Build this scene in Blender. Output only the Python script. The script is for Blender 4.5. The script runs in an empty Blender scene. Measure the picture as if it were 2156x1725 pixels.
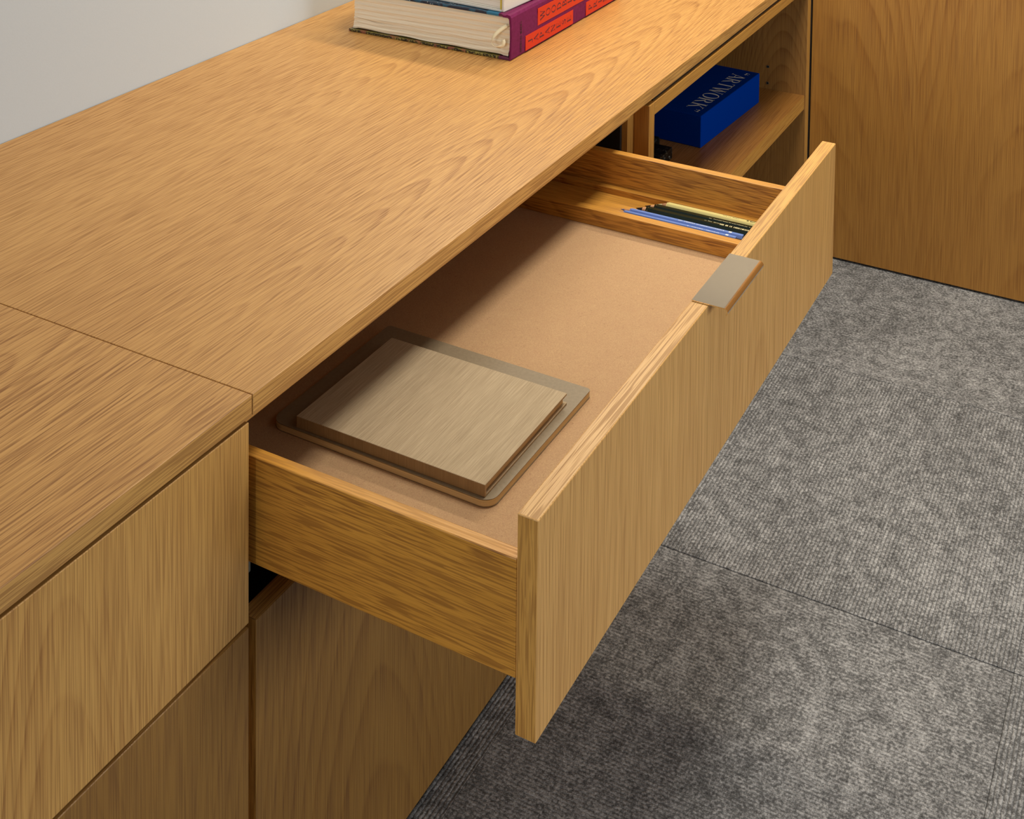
import bpy, bmesh, math, random
from mathutils import Matrix, Vector
random.seed(4)
SC = bpy.context.scene
COL = SC.collection
# All design coordinates have z = 0 at the worktop surface; H lifts everything so the carpet is at z = 0.
H = 0.62

# ------------------------------------------------------------------ camera
cam = bpy.data.cameras.new('camera')
co = bpy.data.objects.new('camera', cam); COL.objects.link(co)
Rw = ((0.47703504, -0.87880541, 0.01177392), (0.04424647, 0.03739310, 0.99832059), (0.87776980, 0.47571295, -0.05672186))
m = Matrix.Identity(4)
for i in range(3):
    m[i][0] = Rw[0][i]; m[i][1] = Rw[1][i]; m[i][2] = -Rw[2][i]
m.translation = Vector((-0.8981, -0.7420, 0.6809 + H))
co.matrix_world = m
cam.sensor_fit = 'HORIZONTAL'; cam.sensor_width = 36.0
cam.lens = 2782.83 * 36.0 / 2156.0
cam.shift_x = 0.0
cam.shift_y = (-613.27 - 862.5) / 2156.0
cam.clip_start = 0.02
SC.camera = co

# ------------------------------------------------------------------ world, lights, exposure
w = bpy.data.worlds.new('world'); SC.world = w; w.use_nodes = True
w.node_tree.nodes['Background'].inputs[0].default_value = (0.75, 0.82, 0.9, 1)
w.node_tree.nodes['Background'].inputs[1].default_value = 0.3
SC.view_settings.view_transform = 'Standard'
SC.view_settings.look = 'None'
SC.view_settings.gamma = 1.0
SC.view_settings.use_curve_mapping = False
SC.view_settings.exposure = 0.0

def area(name, loc, target, sx, sy, power, color, spread=180):
    l = bpy.data.lights.new(name, 'AREA'); l.shape = 'RECTANGLE'; l.size = sx; l.size_y = sy
    l.energy = power; l.color = color; l.spread = math.radians(spread)
    o = bpy.data.objects.new(name, l); COL.objects.link(o)
    o.location = (loc[0], loc[1], loc[2] + H)
    d = Vector(target) - Vector(loc)
    z = -d.normalized(); x = Vector((0, 1, 0)).cross(z).normalized() if abs(z.y) < .9 else Vector((1, 0, 0))
    y = z.cross(x)
    o.matrix_world = Matrix(((x.x, y.x, z.x, o.location.x), (x.y, y.y, z.y, o.location.y), (x.z, y.z, z.z, o.location.z), (0, 0, 0, 1)))
    return o
# the linear lamp over the right end of the worktop (long axis runs front to back)
area('linear_lamp', (1.50, 0.17, 0.98), (0.85, 0.10, 0.0), 0.08, 0.90, 11.5, (1.0, 0.86, 0.66))
# ceiling panel of the room
area('ceiling_panel', (1.0, -0.35, 1.95), (1.0, -0.35, 0.0), 0.8, 0.5, 12, (1.0, 0.94, 0.84), spread=105)
# added fill lights at unseen windows, one in the left wall, one behind the camera
area('fill_light', (-2.86, 0.12, 0.62), (0.5, 0.0, 0.2), 1.1, 0.9, 25, (0.98, 0.98, 1.0))
area('fill_light', (0.4, -3.9, 0.55), (0.4, 0.4, 0.1), 2.0, 1.2, 58, (0.94, 0.97, 1.0))

# ------------------------------------------------------------------ node helpers
class NT:
    def __init__(s, name):
        s.m = bpy.data.materials.new(name); s.m.use_nodes = True
        s.t = s.m.node_tree; s.b = s.t.nodes['Principled BSDF']
    def n(s, typ, **kw):
        x = s.t.nodes.new(typ)
        for k, v in kw.items(): setattr(x, k, v)
        return x
    def link(s, a, b): s.t.links.new(a, b)
    def put(s, sock, v):
        if isinstance(v, bpy.types.NodeSocket): s.link(v, sock)
        elif v is not None:
            sock.default_value = v
    def math(s, op, a, b=None, c=None, clamp=False):
        x = s.n('ShaderNodeMath', operation=op); x.use_clamp = clamp
        s.put(x.inputs[0], a)
        if b is not None: s.put(x.inputs[1], b)
        if c is not None: s.put(x.inputs[2], c)
        return x.outputs[0]
    def comb(s, x, y, z):
        c = s.n('ShaderNodeCombineXYZ')
        for i, v in enumerate((x, y, z)): s.put(c.inputs[i], v)
        return c.outputs[0]
    def noise(s, vec, scale=1.0, detail=2.0, rough=0.5, dist=0.0):
        x = s.n('ShaderNodeTexNoise'); s.link(vec, x.inputs['Vector'])
        x.inputs['Scale'].default_value = scale; x.inputs['Detail'].default_value = detail
        x.inputs['Roughness'].default_value = rough; x.inputs['Distortion'].default_value = dist
        return x.outputs['Fac']
    def ramp(s, fac, stops, interp='LINEAR'):
        x = s.n('ShaderNodeValToRGB'); s.link(fac, x.inputs[0]); e = x.color_ramp.elements
        x.color_ramp.interpolation = interp
        while len(e) < len(stops): e.new(0.5)
        for i, (p, c) in enumerate(stops):
            e[i].position = p; e[i].color = (c[0], c[1], c[2], 1) if not isinstance(c, (int, float)) else (c, c, c, 1)
        return x.outputs['Color']
    def mapr(s, v, a, b, c, d):
        x = s.n('ShaderNodeMapRange'); s.put(x.inputs[0], v)
        for i, q in enumerate((a, b, c, d)): x.inputs[i + 1].default_value = q
        return x.outputs[0]
    def mix(s, fac, a, b, mode='MIX'):
        x = s.n('ShaderNodeMix', data_type='RGBA', blend_type=mode)
        s.put(x.inputs[0], fac)
        for i, v in ((6, a), (7, b)):
            s.put(x.inputs[i], v if isinstance(v, bpy.types.NodeSocket) else (v[0], v[1], v[2], 1))
        return x.outputs[2]
    def obj(s, off=(0, 0, 0)):
        c = s.n('ShaderNodeTexCoord'); mp = s.n('ShaderNodeMapping'); s.link(c.outputs['Object'], mp.inputs[0])
        mp.inputs['Location'].default_value = off
        return mp.outputs[0]
    def sep(s, v):
        x = s.n('ShaderNodeSeparateXYZ'); s.link(v, x.inputs[0]); return x.outputs
    def bump(s, h, strength=0.3, dist=0.001):
        x = s.n('ShaderNodeBump'); x.inputs['Strength'].default_value = strength
        x.inputs['Distance'].default_value = dist; s.link(h, x.inputs['Height']); s.link(x.outputs[0], s.b.inputs['Normal'])
    def done(s, color=None, rough=0.5, metal=0.0, spec=None):
        if color is not None: s.put(s.b.inputs['Base Color'], color if isinstance(color, bpy.types.NodeSocket) else (color[0], color[1], color[2], 1))
        s.put(s.b.inputs['Roughness'], rough); s.put(s.b.inputs['Metallic'], metal)
        if spec is not None: s.b.inputs['Specular IOR Level'].default_value = spec
        return s.m

def oak(name, grain, across, light, dark, u0=0.0, leaf=0.3, slope=0.15, h0=0.02, ring=0.013, pore=1.0, poresc=693.0,
        porelen=24.0, seed=0.0, ringamt=0.5, rough=0.40, porecol=None, bandamt=0.5, warp=1.0):
    """oiled oak: cone-shaped growth rings (cathedrals), open pores and fibre streaks along `grain`"""
    N = NT(name)
    xyz = N.sep(N.obj((0, 0, 0)))
    g = xyz['XYZ'.index(grain)]; u = xyz['XYZ'.index(across)]
    v = xyz['XYZ'.index([c for c in 'XYZ' if c not in (grain, across)][0])]
    gs = N.math('ADD', g, seed * 3.17)
    # slow wander
    wv = N.comb(N.math('MULTIPLY', gs, 1.5), N.math('MULTIPLY', u, 5.0), N.math('MULTIPLY', v, 5.0))
    wn = N.math('SUBTRACT', N.noise(wv, 1.0, 1.5, 0.5), 0.5)
    wv2 = N.comb(N.math('MULTIPLY', gs, 9.0), N.math('MULTIPLY', u, 40.0), N.math('MULTIPLY', v, 40.0))
    wn2 = N.math('SUBTRACT', N.noise(wv2, 1.0, 2.0, 0.6), 0.5)
    # veneer leaves
    q = N.math('DIVIDE', N.math('SUBTRACT', u, u0 - leaf * 0.5), leaf)
    fl = N.math('FLOOR', q)
    ul = N.math('MULTIPLY', N.math('SUBTRACT', N.math('SUBTRACT', q, fl), 0.5), leaf)
    ul = N.math('ADD', ul, N.math('MULTIPLY', wn, 0.030 * warp))
    h = N.math('ADD', N.math('ADD', N.math('MULTIPLY', gs, slope), N.math('MULTIPLY', fl, 0.037)), N.math('ADD', h0 + 0.4, N.math('ADD', v, N.math('MULTIPLY', wn, 0.050 * warp))))
    hm = h
    r = N.math('SQRT', N.math('ADD', N.math('MULTIPLY', N.math('MULTIPLY', ul, 3.4), N.math('MULTIPLY', ul, 3.4)), N.math('MULTIPLY', hm, hm)))
    rr = N.math('ADD', N.math('DIVIDE', r, ring), N.math('MULTIPLY', wn2, 0.22))
    fr = N.math('FRACT', rr)
    late = N.math('POWER', fr, 3.0)
    ease = N.math('SUBTRACT', 1.0, N.mapr(fr, 0.0, 0.10, 1.0, 0.0))
    late = N.math('ADD', N.math('MULTIPLY', late, ease), N.math('MULTIPLY', N.mapr(fr, 0.0, 0.10, 1.0, 0.0), 1.0))
    amp = N.mapr(N.noise(N.comb(N.math('MULTIPLY', gs, 1.3), N.math('MULTIPLY', u, 5.0), N.math('ADD', v, 5.3)), 1.0, 2.0), 0.38, 0.62, 0.12, 1.0)
    late = N.math('MULTIPLY', N.math('MULTIPLY', late, amp), ringamt)
    # broad bands
    band = N.noise(N.comb(N.math('MULTIPLY', gs, 1.1), N.math('MULTIPLY', u, 26.0), N.math('MULTIPLY', v, 26.0)), 1.0, 3.0, 0.6)
    band = N.math('MULTIPLY', N.mapr(band, 0.3, 0.7, 0.0, 1.0), bandamt)
    # fibres
    fib = N.noise(N.comb(N.math('MULTIPLY', gs, 3.0), N.math('MULTIPLY', u, poresc * 0.5), N.math('MULTIPLY', v, poresc * 0.5)), 1.0, 2.0, 0.6)
    # pores
    pv = N.comb(N.math('ADD', N.math('MULTIPLY', gs, porelen * 0.95), N.math('MULTIPLY', wn, 2.0)), N.math('MULTIPLY', u, poresc), N.math('MULTIPLY', v, poresc))
    pn = N.noise(pv, 1.0, 1.0, 0.5)
    pv2 = N.comb(N.math('MULTIPLY', gs, porelen * 0.85), N.math('ADD', N.math('MULTIPLY', u, poresc * 0.62), 31.7), N.math('MULTIPLY', v, poresc * 0.62))
    pn2 = N.noise(pv2, 1.0, 0.0, 0.5)
    pores = N.math('MAXIMUM', N.math('MULTIPLY', N.mapr(pn, 0.52, 0.62, 0.0, 1.0), 0.75), N.mapr(pn2, 0.53, 0.62, 0.0, 1.0))
    pores = N.math('MULTIPLY', pores, N.mapr(late, 0.0, 0.5, 0.72, 1.25))
    f = N.math('ADD', N.math('ADD', late, N.math('MULTIPLY', band, 0.5)), N.math('MULTIPLY', N.mapr(fib, 0.35, 0.7, 0.0, 1.0), 0.28), clamp=True)
    c = N.mix(f, light, dark)
    pc = porecol or tuple(x * k for x, k in zip(dark, (0.52, 0.42, 0.32)))
    c = N.mix(N.math('MULTIPLY', pores, 0.70 * pore, clamp=True), c, pc)
    N.bump(N.math('SUBTRACT', 1.0, N.math('MULTIPLY', pores, 1.0)), 0.10 * pore, 0.0003)
    N.done(c, N.mapr(pores, 0, 1, rough, rough + 0.18))
    return N.m

OL = (0.61, 0.33, 0.095); OD = (0.44, 0.21, 0.050)          # veneer
SL = (0.70, 0.34, 0.052); SD = (0.45, 0.195, 0.022)           # solid drawer sides, more orange
M = {}
M['top'] = oak('oak_worktop', 'X', 'Y', OL, OD, u0=0.065, leaf=0.285, slope=0.16, ring=0.0135, seed=0.3, h0=-0.25, ringamt=0.75, rough=0.36, poresc=980, porelen=20, pore=0.78)
M['top2'] = oak('oak_worktop_left', 'X', 'Y', OL, OD, u0=0.19, leaf=0.285, slope=0.17, ring=0.013, seed=1.3, h0=-0.75, ringamt=0.7, rough=0.36, poresc=735, porelen=18, pore=0.95)
M['edge'] = oak('oak_edge_band', 'X', 'Z', (0.68, 0.385, 0.11), OD, leaf=0.4, slope=0.05, ring=0.006, seed=2.1, ringamt=0.22, rough=0.4, poresc=945, porelen=16)
M['vert'] = oak('oak_vertical_veneer', 'Z', 'X', (0.67, 0.38, 0.105), OD, u0=-0.10, leaf=0.33, slope=0.16, ring=0.013, seed=0.7, ringamt=0.5, rough=0.42, poresc=1129, porelen=13, pore=0.85)
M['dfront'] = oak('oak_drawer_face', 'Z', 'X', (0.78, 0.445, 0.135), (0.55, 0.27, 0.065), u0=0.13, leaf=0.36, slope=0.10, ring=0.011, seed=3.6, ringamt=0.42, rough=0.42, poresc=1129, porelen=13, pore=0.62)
M['lowf'] = oak('oak_lower_face_shaded', 'Z', 'X', (0.34, 0.175, 0.038), (0.24, 0.108, 0.020), u0=0.16, leaf=0.42, slope=0.13, ring=0.013, seed=5.6, ringamt=0.45, rough=0.42, poresc=1129, porelen=13, pore=0.75)  # same veneer as the upper fronts, with the shade low down put into its colour
M['side'] = oak('oak_drawer_side', 'Y', 'Z', SL, SD, u0=0.02, leaf=0.6, slope=0.12, ring=0.0075, seed=1.9, ringamt=0.6, rough=0.38, poresc=788, porelen=26, pore=1.15)
M['sideq'] = oak('oak_drawer_part', 'Y', 'X', SL, SD, u0=0.1, leaf=0.5, slope=0.08, ring=0.008, seed=4.4, ringamt=0.4, rough=0.38, poresc=866, porelen=22, pore=0.6)
M['endz'] = oak('oak_end_grain_band', 'Z', 'Y', (0.74, 0.41, 0.10), SD, u0=0.0, leaf=0.5, slope=0.1, ring=0.009, seed=6.1, ringamt=0.3, rough=0.4, poresc=866, porelen=30, pore=0.9)
M['tall'] = oak('oak_tall_cabinet', 'Z', 'Y', (0.49, 0.235, 0.045), (0.35, 0.14, 0.020), u0=-0.25, leaf=0.42, slope=0.11, ring=0.014, seed=8.4, ringamt=0.5, rough=0.42, poresc=1102, porelen=11, pore=0.7)
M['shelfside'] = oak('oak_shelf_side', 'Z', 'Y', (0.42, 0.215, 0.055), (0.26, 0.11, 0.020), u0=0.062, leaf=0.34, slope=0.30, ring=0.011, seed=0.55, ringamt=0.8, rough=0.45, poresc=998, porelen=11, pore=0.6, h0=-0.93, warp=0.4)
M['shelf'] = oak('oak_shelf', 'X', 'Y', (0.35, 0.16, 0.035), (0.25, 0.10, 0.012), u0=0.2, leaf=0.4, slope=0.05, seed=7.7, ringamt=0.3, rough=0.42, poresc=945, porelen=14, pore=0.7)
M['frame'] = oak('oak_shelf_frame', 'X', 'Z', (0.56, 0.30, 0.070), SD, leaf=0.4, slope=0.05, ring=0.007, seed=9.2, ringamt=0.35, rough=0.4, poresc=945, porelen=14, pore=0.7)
M['framez'] = oak('oak_shelf_stile', 'Z', 'X', (0.56, 0.30, 0.070), SD, leaf=0.4, slope=0.05, ring=0.009, seed=2.2, ringamt=0.4, rough=0.4, poresc=945, porelen=14, pore=0.7)
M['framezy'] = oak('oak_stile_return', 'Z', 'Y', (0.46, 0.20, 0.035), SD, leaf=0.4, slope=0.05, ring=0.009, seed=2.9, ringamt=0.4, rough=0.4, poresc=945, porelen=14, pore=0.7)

def plain(name, col, rough=0.5, metal=0.0, noise=0.0, nscale=300, bump=0.0):
    N = NT(name)
    if noise or bump:
        f = N.noise(N.obj(), nscale, 3.0, 0.6)
        c = N.mix(f, tuple(max(0, x * (1 - noise)) for x in col), tuple(min(1, x * (1 + noise)) for x in col))
        if bump: N.bump(f, bump, 0.0005)
        return N.done(c, rough, metal)
    return N.done(col, rough, metal)

M['wall'] = plain('painted_plaster', (0.52, 0.57, 0.60), 0.7, noise=0.02, nscale=500, bump=0.15)
M['farwall'] = plain('grey_room_wall', (0.30, 0.29, 0.27), 0.8, noise=0.02, nscale=200)
M['ceiling'] = plain('ceiling_paint', (0.62, 0.61, 0.58), 0.8, noise=0.02, nscale=200)
M['black'] = plain('black_recess_shade', (0.006, 0.005, 0.004), 0.6, noise=0.3, nscale=80)  # black puts the shade inside gaps and recesses into the colour
M['shadow'] = plain('dark_oak_shade', (0.10, 0.045, 0.012), 0.6, noise=0.3, nscale=150)  # dark tone stands in for shade in the carcass gaps
M['runner'] = plain('black_steel', (0.20, 0.22, 0.20), 0.35, 0.5, noise=0.1)
M['nickel'] = plain('polished_nickel', (0.94, 0.83, 0.67), 0.09, 1.0, noise=0.02, nscale=900)
M['nickel_lip'] = plain('polished_nickel_lip', (0.80, 0.74, 0.66), 0.06, 1.0, noise=0.02, nscale=900)
M['glass'] = plain('window_glass', (0.8, 0.9, 0.95), 0.05, noise=0.01)
M['glass'].node_tree.nodes['Principled BSDF'].inputs['Transmission Weight'].default_value = 1.0
M['whitepaint'] = plain('white_frame_paint', (0.8, 0.8, 0.8), 0.4, noise=0.01)

# drawer lining board: brown kraft with felt-like fibres
N = NT('kraft_lining')
v = N.obj()
f1 = N.noise(v, 900, 3, 0.7); f2 = N.noise(v, 45, 3, 0.6); f3 = N.noise(v, 330, 2, 0.6)
c = N.mix(N.mapr(f1, 0.3, 0.7, 0, 1), (0.40, 0.235, 0.115), (0.58, 0.378, 0.190))
c = N.mix(N.math('MULTIPLY', N.mapr(f2, 0.3, 0.7, 0, 1), 0.3), c, (0.44, 0.25, 0.13))
c = N.mix(N.mapr(f3, 0.66, 0.74, 0, 0.5), c, (0.26, 0.13, 0.06))
N.bump(f1, 0.35, 0.0005); M['kraft'] = N.done(c, 0.85)

# carpet: needle-punched rib; ribs run along axis `a`
def carpet(name, a):
    N = NT(name); v = N.obj(); s = N.sep(v)
    al, ac = (s[0], s[1]) if a == 'X' else (s[1], s[0])
    wob = N.math('ADD', N.math('MULTIPLY', N.math('SUBTRACT', N.noise(v, 60, 2, 0.5), 0.5), 0.0022), N.math('MULTIPLY', N.math('SUBTRACT', N.noise(v, 330, 1, 0.5), 0.5), 0.0036 if a == 'Y' else 0.0022))
    ph = N.math('DIVIDE', N.math('ADD', ac, wob), 0.0052)
    rib = N.math('ABSOLUTE', N.math('SINE', N.math('MULTIPLY', ph, math.pi)))
    rowid = N.math('FLOOR', ph)
    lv = N.comb(N.math('ADD', N.math('MULTIPLY', al, 260.0), N.math('MULTIPLY', rowid, 7.31)), N.math('MULTIPLY', rowid, 3.7), 0.0)
    loop = N.noise(N.comb(N.math('MULTIPLY', al, 250.0), N.math('MULTIPLY', ac, 215.0), 0.0), 1.0, 1.0, 0.6)
    fibre = N.noise(v, 700, 4, 0.85)
    mott = N.noise(v, 42, 5, 0.75); big = N.noise(v, 7, 3, 0.6)
    t = N.math('MULTIPLY', N.math('SUBTRACT', fibre, 0.5), 1.5)
    t = N.math('ADD', t, N.math('MULTIPLY', N.math('SUBTRACT', loop, 0.5), 1.1))
    t = N.math('ADD', t, N.math('MULTIPLY', N.math('SUBTRACT', mott, 0.5), 1.15))
    t = N.math('ADD', t, N.math('MULTIPLY', N.math('SUBTRACT', big, 0.5), 0.35))
    t = N.math('ADD', t, 0.60)
    t = N.math('MULTIPLY', t, N.mapr(rib, 0.0, 0.7, 0.74 if a == 'Y' else 0.60, 1.0), clamp=True)
    c = N.ramp(t, [(0.0, (0.030, 0.029, 0.028)), (0.45, (0.142, 0.143, 0.142)), (1.0, (0.52, 0.522, 0.515))])
    hgt = N.math('ADD', N.math('MULTIPLY', rib, 0.6), N.math('ADD', N.math('MULTIPLY', loop, 0.35), N.math('MULTIPLY', fibre, 0.35)))
    N.bump(hgt, 0.7, 0.0015)
    return N.done(c, 0.95, spec=0.15)
M['carpetX'] = carpet('ribbed_carpet', 'X'); M['carpetY'] = carpet('ribbed_carpet_turned', 'Y')

# ------------------------------------------------------------------ mesh helpers
def box(bm, x0, x1, y0, y1, z0, z1, bev=0.0006, mats=None, seg=2):
    """mats: dict face direction -> slot for 'x','y','z'"""
    r = bmesh.ops.create_cube(bm, size=1.0)
    vs = r['verts']
    bmesh.ops.scale(bm, vec=(x1 - x0, y1 - y0, z1 - z0), verts=vs)
    bmesh.ops.translate(bm, vec=((x0 + x1) / 2, (y0 + y1) / 2, (z0 + z1) / 2), verts=vs)
    fs = set(f for vv in vs for f in vv.link_faces)
    if mats:
        for f in fs:
            n = f.normal; f.normal_update(); n = f.normal
            k = 'xyz'[max(range(3), key=lambda i: abs(n[i]))]
            f.material_index = mats.get(k, 0)
    if bev:
        es = list(set(e for vv in vs for e in vv.link_edges))
        bmesh.ops.bevel(bm, geom=es, offset=bev, segments=seg, affect='EDGES', profile=0.5, clamp_overlap=True)
    return vs

def link(name, bm, mats, parent=None, origin=None, smooth=False):
    me = bpy.data.meshes.new(name)
    if origin is None: origin = (0, 0, 0)
    bmesh.ops.translate(bm, vec=[-c for c in origin], verts=bm.verts)
    if smooth:
        for f in bm.faces: f.smooth = True
    bm.to_mesh(me); bm.free()
    for mm in (mats if isinstance(mats, (list, tuple)) else [mats]): me.materials.append(mm)
    o = bpy.data.objects.new(name, me); COL.objects.link(o)
    if parent: o.parent = parent
    else: o.location = origin
    return o

def root(name, loc, label, cat, group=None, rz=0.0):
    o = bpy.data.objects.new(name, None); COL.objects.link(o)
    o.location = loc; o.rotation_euler = (0, 0, rz); o['label'] = label; o['category'] = cat
    if group: o['group'] = group
    o.empty_display_size = 0.05
    return o
def tag(o, label, cat, group=None):
    o['label'] = label; o['category'] = cat
    if group: o['group'] = group
    return o
def part(name, rt, boxes, mats, bev=0.0006, parent=None, smooth=False):
    """boxes in design coordinates; the mesh is stored relative to the thing's origin"""
    bm = bmesh.new()
    for b in boxes: box(bm, *b[:6], bev=bev, mats=(b[6] if len(b) > 6 else None))
    p = parent or rt
    return link(name, bm, mats, p, tuple(rt.location), smooth)
def structure(name, boxes, mat, bev=0.0):
    bm = bmesh.new()
    for b in boxes: box(bm, *b[:6], bev=bev)
    o = link(name, bm, mat, None, (0, 0, 0)); o['kind'] = 'structure'; return o

# ------------------------------------------------------------------ room shell
ZF = -0.62; ZC = 1.98; XL = -2.9; XR = 2.45; YB = 0.661; YF = -4.0
floor = structure('floor', [(XL - .1, XR + .1, YF - .1, YB + .1, ZF - 0.08, ZF - 0.006)], M['shadow'])
structure('ceiling', [(XL - .1, XR + .1, YF - .1, YB + .1, ZC, ZC + 0.1)], M['ceiling'])
structure('wall_back', [(XL - .1, XR + .1, YB, YB + 0.1, ZF - .006, ZC)], M['wall'])
structure('wall_right', [(XR, XR + 0.1, YF, 0.0, ZF - .006, ZC), (1.8010, XR + 0.1, 0.0, YB, 0.0, ZC)], M['farwall'])
wx0, wx1, wz0, wz1 = -0.65, 1.45, -0.08, 1.18  # unseen window, opening placed to suit the front fill light
structure('wall_front', [(XL - .1, wx0, YF - .1, YF, ZF - .006, ZC), (wx1, XR + .1, YF - .1, YF, ZF - .006, ZC),
                         (wx0, wx1, YF - .1, YF, ZF - .006, wz0), (wx0, wx1, YF - .1, YF, wz1, ZC)], M['farwall'])
structure('window_1', [(wx0, wx0 + .05, YF - .07, YF - .02, wz0, wz1), (wx1 - .05, wx1, YF - .07, YF - .02, wz0, wz1),
                       (wx0 + .05, wx1 - .05, YF - .07, YF - .02, wz0, wz0 + .05), (wx0 + .05, wx1 - .05, YF - .07, YF - .02, wz1 - .05, wz1)], M['whitepaint'])
ly0, ly1 = -0.40, 0.62  # unseen window, opening placed to suit the left fill light
structure('wall_left', [(XL - .1, XL, YF, ly0, ZF - .006, ZC), (XL - .1, XL, ly1, YB, ZF - .006, ZC),
                        (XL - .1, XL, ly0, ly1, ZF - .006, 0.12), (XL - .1, XL, ly0, ly1, 1.48, ZC)], M['farwall'])
structure('window_2', [(XL - .07, XL - .02, ly0, ly0 + .05, 0.12, 1.48), (XL - .07, XL - .02, ly1 - .05, ly1, 0.12, 1.48),
                       (XL - .07, XL - .02, ly0 + .05, ly1 - .05, 0.12, 0.17), (XL - .07, XL - .02, ly0 + .05, ly1 - .05, 1.43, 1.48)], M['whitepaint'])
def pane(win, b):
    bm = bmesh.new(); box(bm, *b, bev=0); link('pane', bm, M['glass'], win)
pane(bpy.data.objects['window_1'], (wx0 + .05, wx1 - .05, YF - .048, YF - .042, wz0 + .05, wz1 - .05))
pane(bpy.data.objects['window_2'], (XL - .048, XL - .042, ly0 + .05, ly1 - .05, 0.17, 1.43))
# carpet tiles: quarter-turned, rib direction alternates
TX, TY = 0.58, 0.522
for i in range(-6, 4):
    for j in range(-7, 2):
        x0 = 0.813 + i * TX; y0 = -0.551 + j * TY
        x1 = min(x0 + TX, XR); y1 = min(y0 + TY, YB)
        x0 = max(x0, XL); y0 = max(y0, YF)
        if x1 - x0 < .02 or y1 - y0 < .02: continue
        bm = bmesh.new(); g = 0.0001; gx = 0.0007
        dz = random.uniform(-0.0003, 0.0003)
        box(bm, x0 + gx, x1 - gx, y0 + g, y1 - g, ZF - 0.006, ZF + dz, bev=0.0005, seg=1)
        o = link('carpet_tile', bm, M['carpetX'] if (i + j) % 2 == 0 else M['carpetY'], floor, (0, 0, 0))

# ------------------------------------------------------------------ worktops
bm = bmesh.new(); box(bm, -0.92, -0.0005, 0.0, 0.66, -0.0195, 0.0, bev=0.0007, mats={'z': 0, 'y': 1, 'x': 1})
tag(link('worktop', bm, [M['top2'], M['edge']], None, (-0.46, 0.33, -0.0195)),
    'oak worktop section in the foreground, left of the seam', 'worktop', 'oak worktop sections along the wall')
bm = bmesh.new(); box(bm, 0.0005, 1.7995, 0.0, 0.66, -0.0195, 0.0, bev=0.0007, mats={'z': 0, 'y': 1, 'x': 1})
tag(link('worktop', bm, [M['top'], M['edge']], None, (0.9, 0.33, -0.0195)),
    'long oak worktop section carrying the stacked books, beyond the seam', 'worktop', 'oak worktop sections along the wall')

# ------------------------------------------------------------------ left cabinet
F = {'y': 0, 'x': 1, 'z': 2}
c1 = root('drawer_cabinet', (-0.45, 0.33, ZF), 'closed oak drawer cabinet at lower left with two plain vertical-grain fronts', 'cabinet')
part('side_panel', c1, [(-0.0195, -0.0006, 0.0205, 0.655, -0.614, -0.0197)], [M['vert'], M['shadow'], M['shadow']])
part('side_panel', c1, [(-0.90, -0.881, 0.0205, 0.655, -0.614, -0.0197)], [M['vert']])
part('top_rail', c1, [(-0.881, -0.0197, 0.0205, 0.10, -0.0405, -0.0197)], [M['edge']])
part('divider_rail', c1, [(-0.881, -0.0197, 0.0205, 0.10, -0.222, -0.201)], [M['shadow']])
part('back_panel', c1, [(-0.881, -0.0197, 0.645, 0.655, -0.614, -0.0410)], [M['black']])
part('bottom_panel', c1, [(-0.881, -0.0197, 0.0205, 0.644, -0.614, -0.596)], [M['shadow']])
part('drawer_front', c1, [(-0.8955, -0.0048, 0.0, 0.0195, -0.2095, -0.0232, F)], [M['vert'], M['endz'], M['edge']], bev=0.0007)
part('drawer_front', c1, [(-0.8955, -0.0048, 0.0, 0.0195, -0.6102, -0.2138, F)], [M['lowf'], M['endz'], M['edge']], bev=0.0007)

# ------------------------------------------------------------------ centre cabinet with the open drawer
c2 = root('drawer_cabinet', (0.46, 0.33, ZF), 'oak drawer cabinet whose wide top drawer stands pulled out', 'cabinet')
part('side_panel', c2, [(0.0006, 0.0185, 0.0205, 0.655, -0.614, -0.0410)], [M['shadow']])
part('side_panel', c2, [(0.8964, 0.9183, 0.0250, 0.655, -0.614, -0.0197)], [M['framez'], M['framezy']])
part('top_rail', c2, [(0.0006, 0.8960, 0.0205, 0.655, -0.0405, -0.0197)], [M['edge']])
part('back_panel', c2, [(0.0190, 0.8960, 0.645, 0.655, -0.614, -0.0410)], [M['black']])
part('black_shade_panel', c2, [(0.8900, 0.8962, 0.034, 0.640, -0.600, -0.0420), (0.0187, 0.8898, 0.034, 0.640, -0.30, -0.296)], [M['black']])  # thin black sheets added to paint the dark of the cabinet void
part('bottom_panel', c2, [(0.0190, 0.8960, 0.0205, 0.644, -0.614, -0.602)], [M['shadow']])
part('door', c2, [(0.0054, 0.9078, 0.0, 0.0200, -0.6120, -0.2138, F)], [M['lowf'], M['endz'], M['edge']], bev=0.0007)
part('drawer_runner', c2, [(0.0187, 0.0215, 0.024, 0.55, -0.200, -0.168), (0.0215, 0.0330, 0.024, 0.50, -0.1735, -0.1700), (0.0187, 0.0235, 0.0215, 0.060, -0.187, -0.174)], [M['runner']], bev=0.0004)
part('drawer_runner', c2, [(0.826, 0.840, 0.036, 0.50, -0.1735, -0.1690)], [M['runner']], bev=0.0004)
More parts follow.
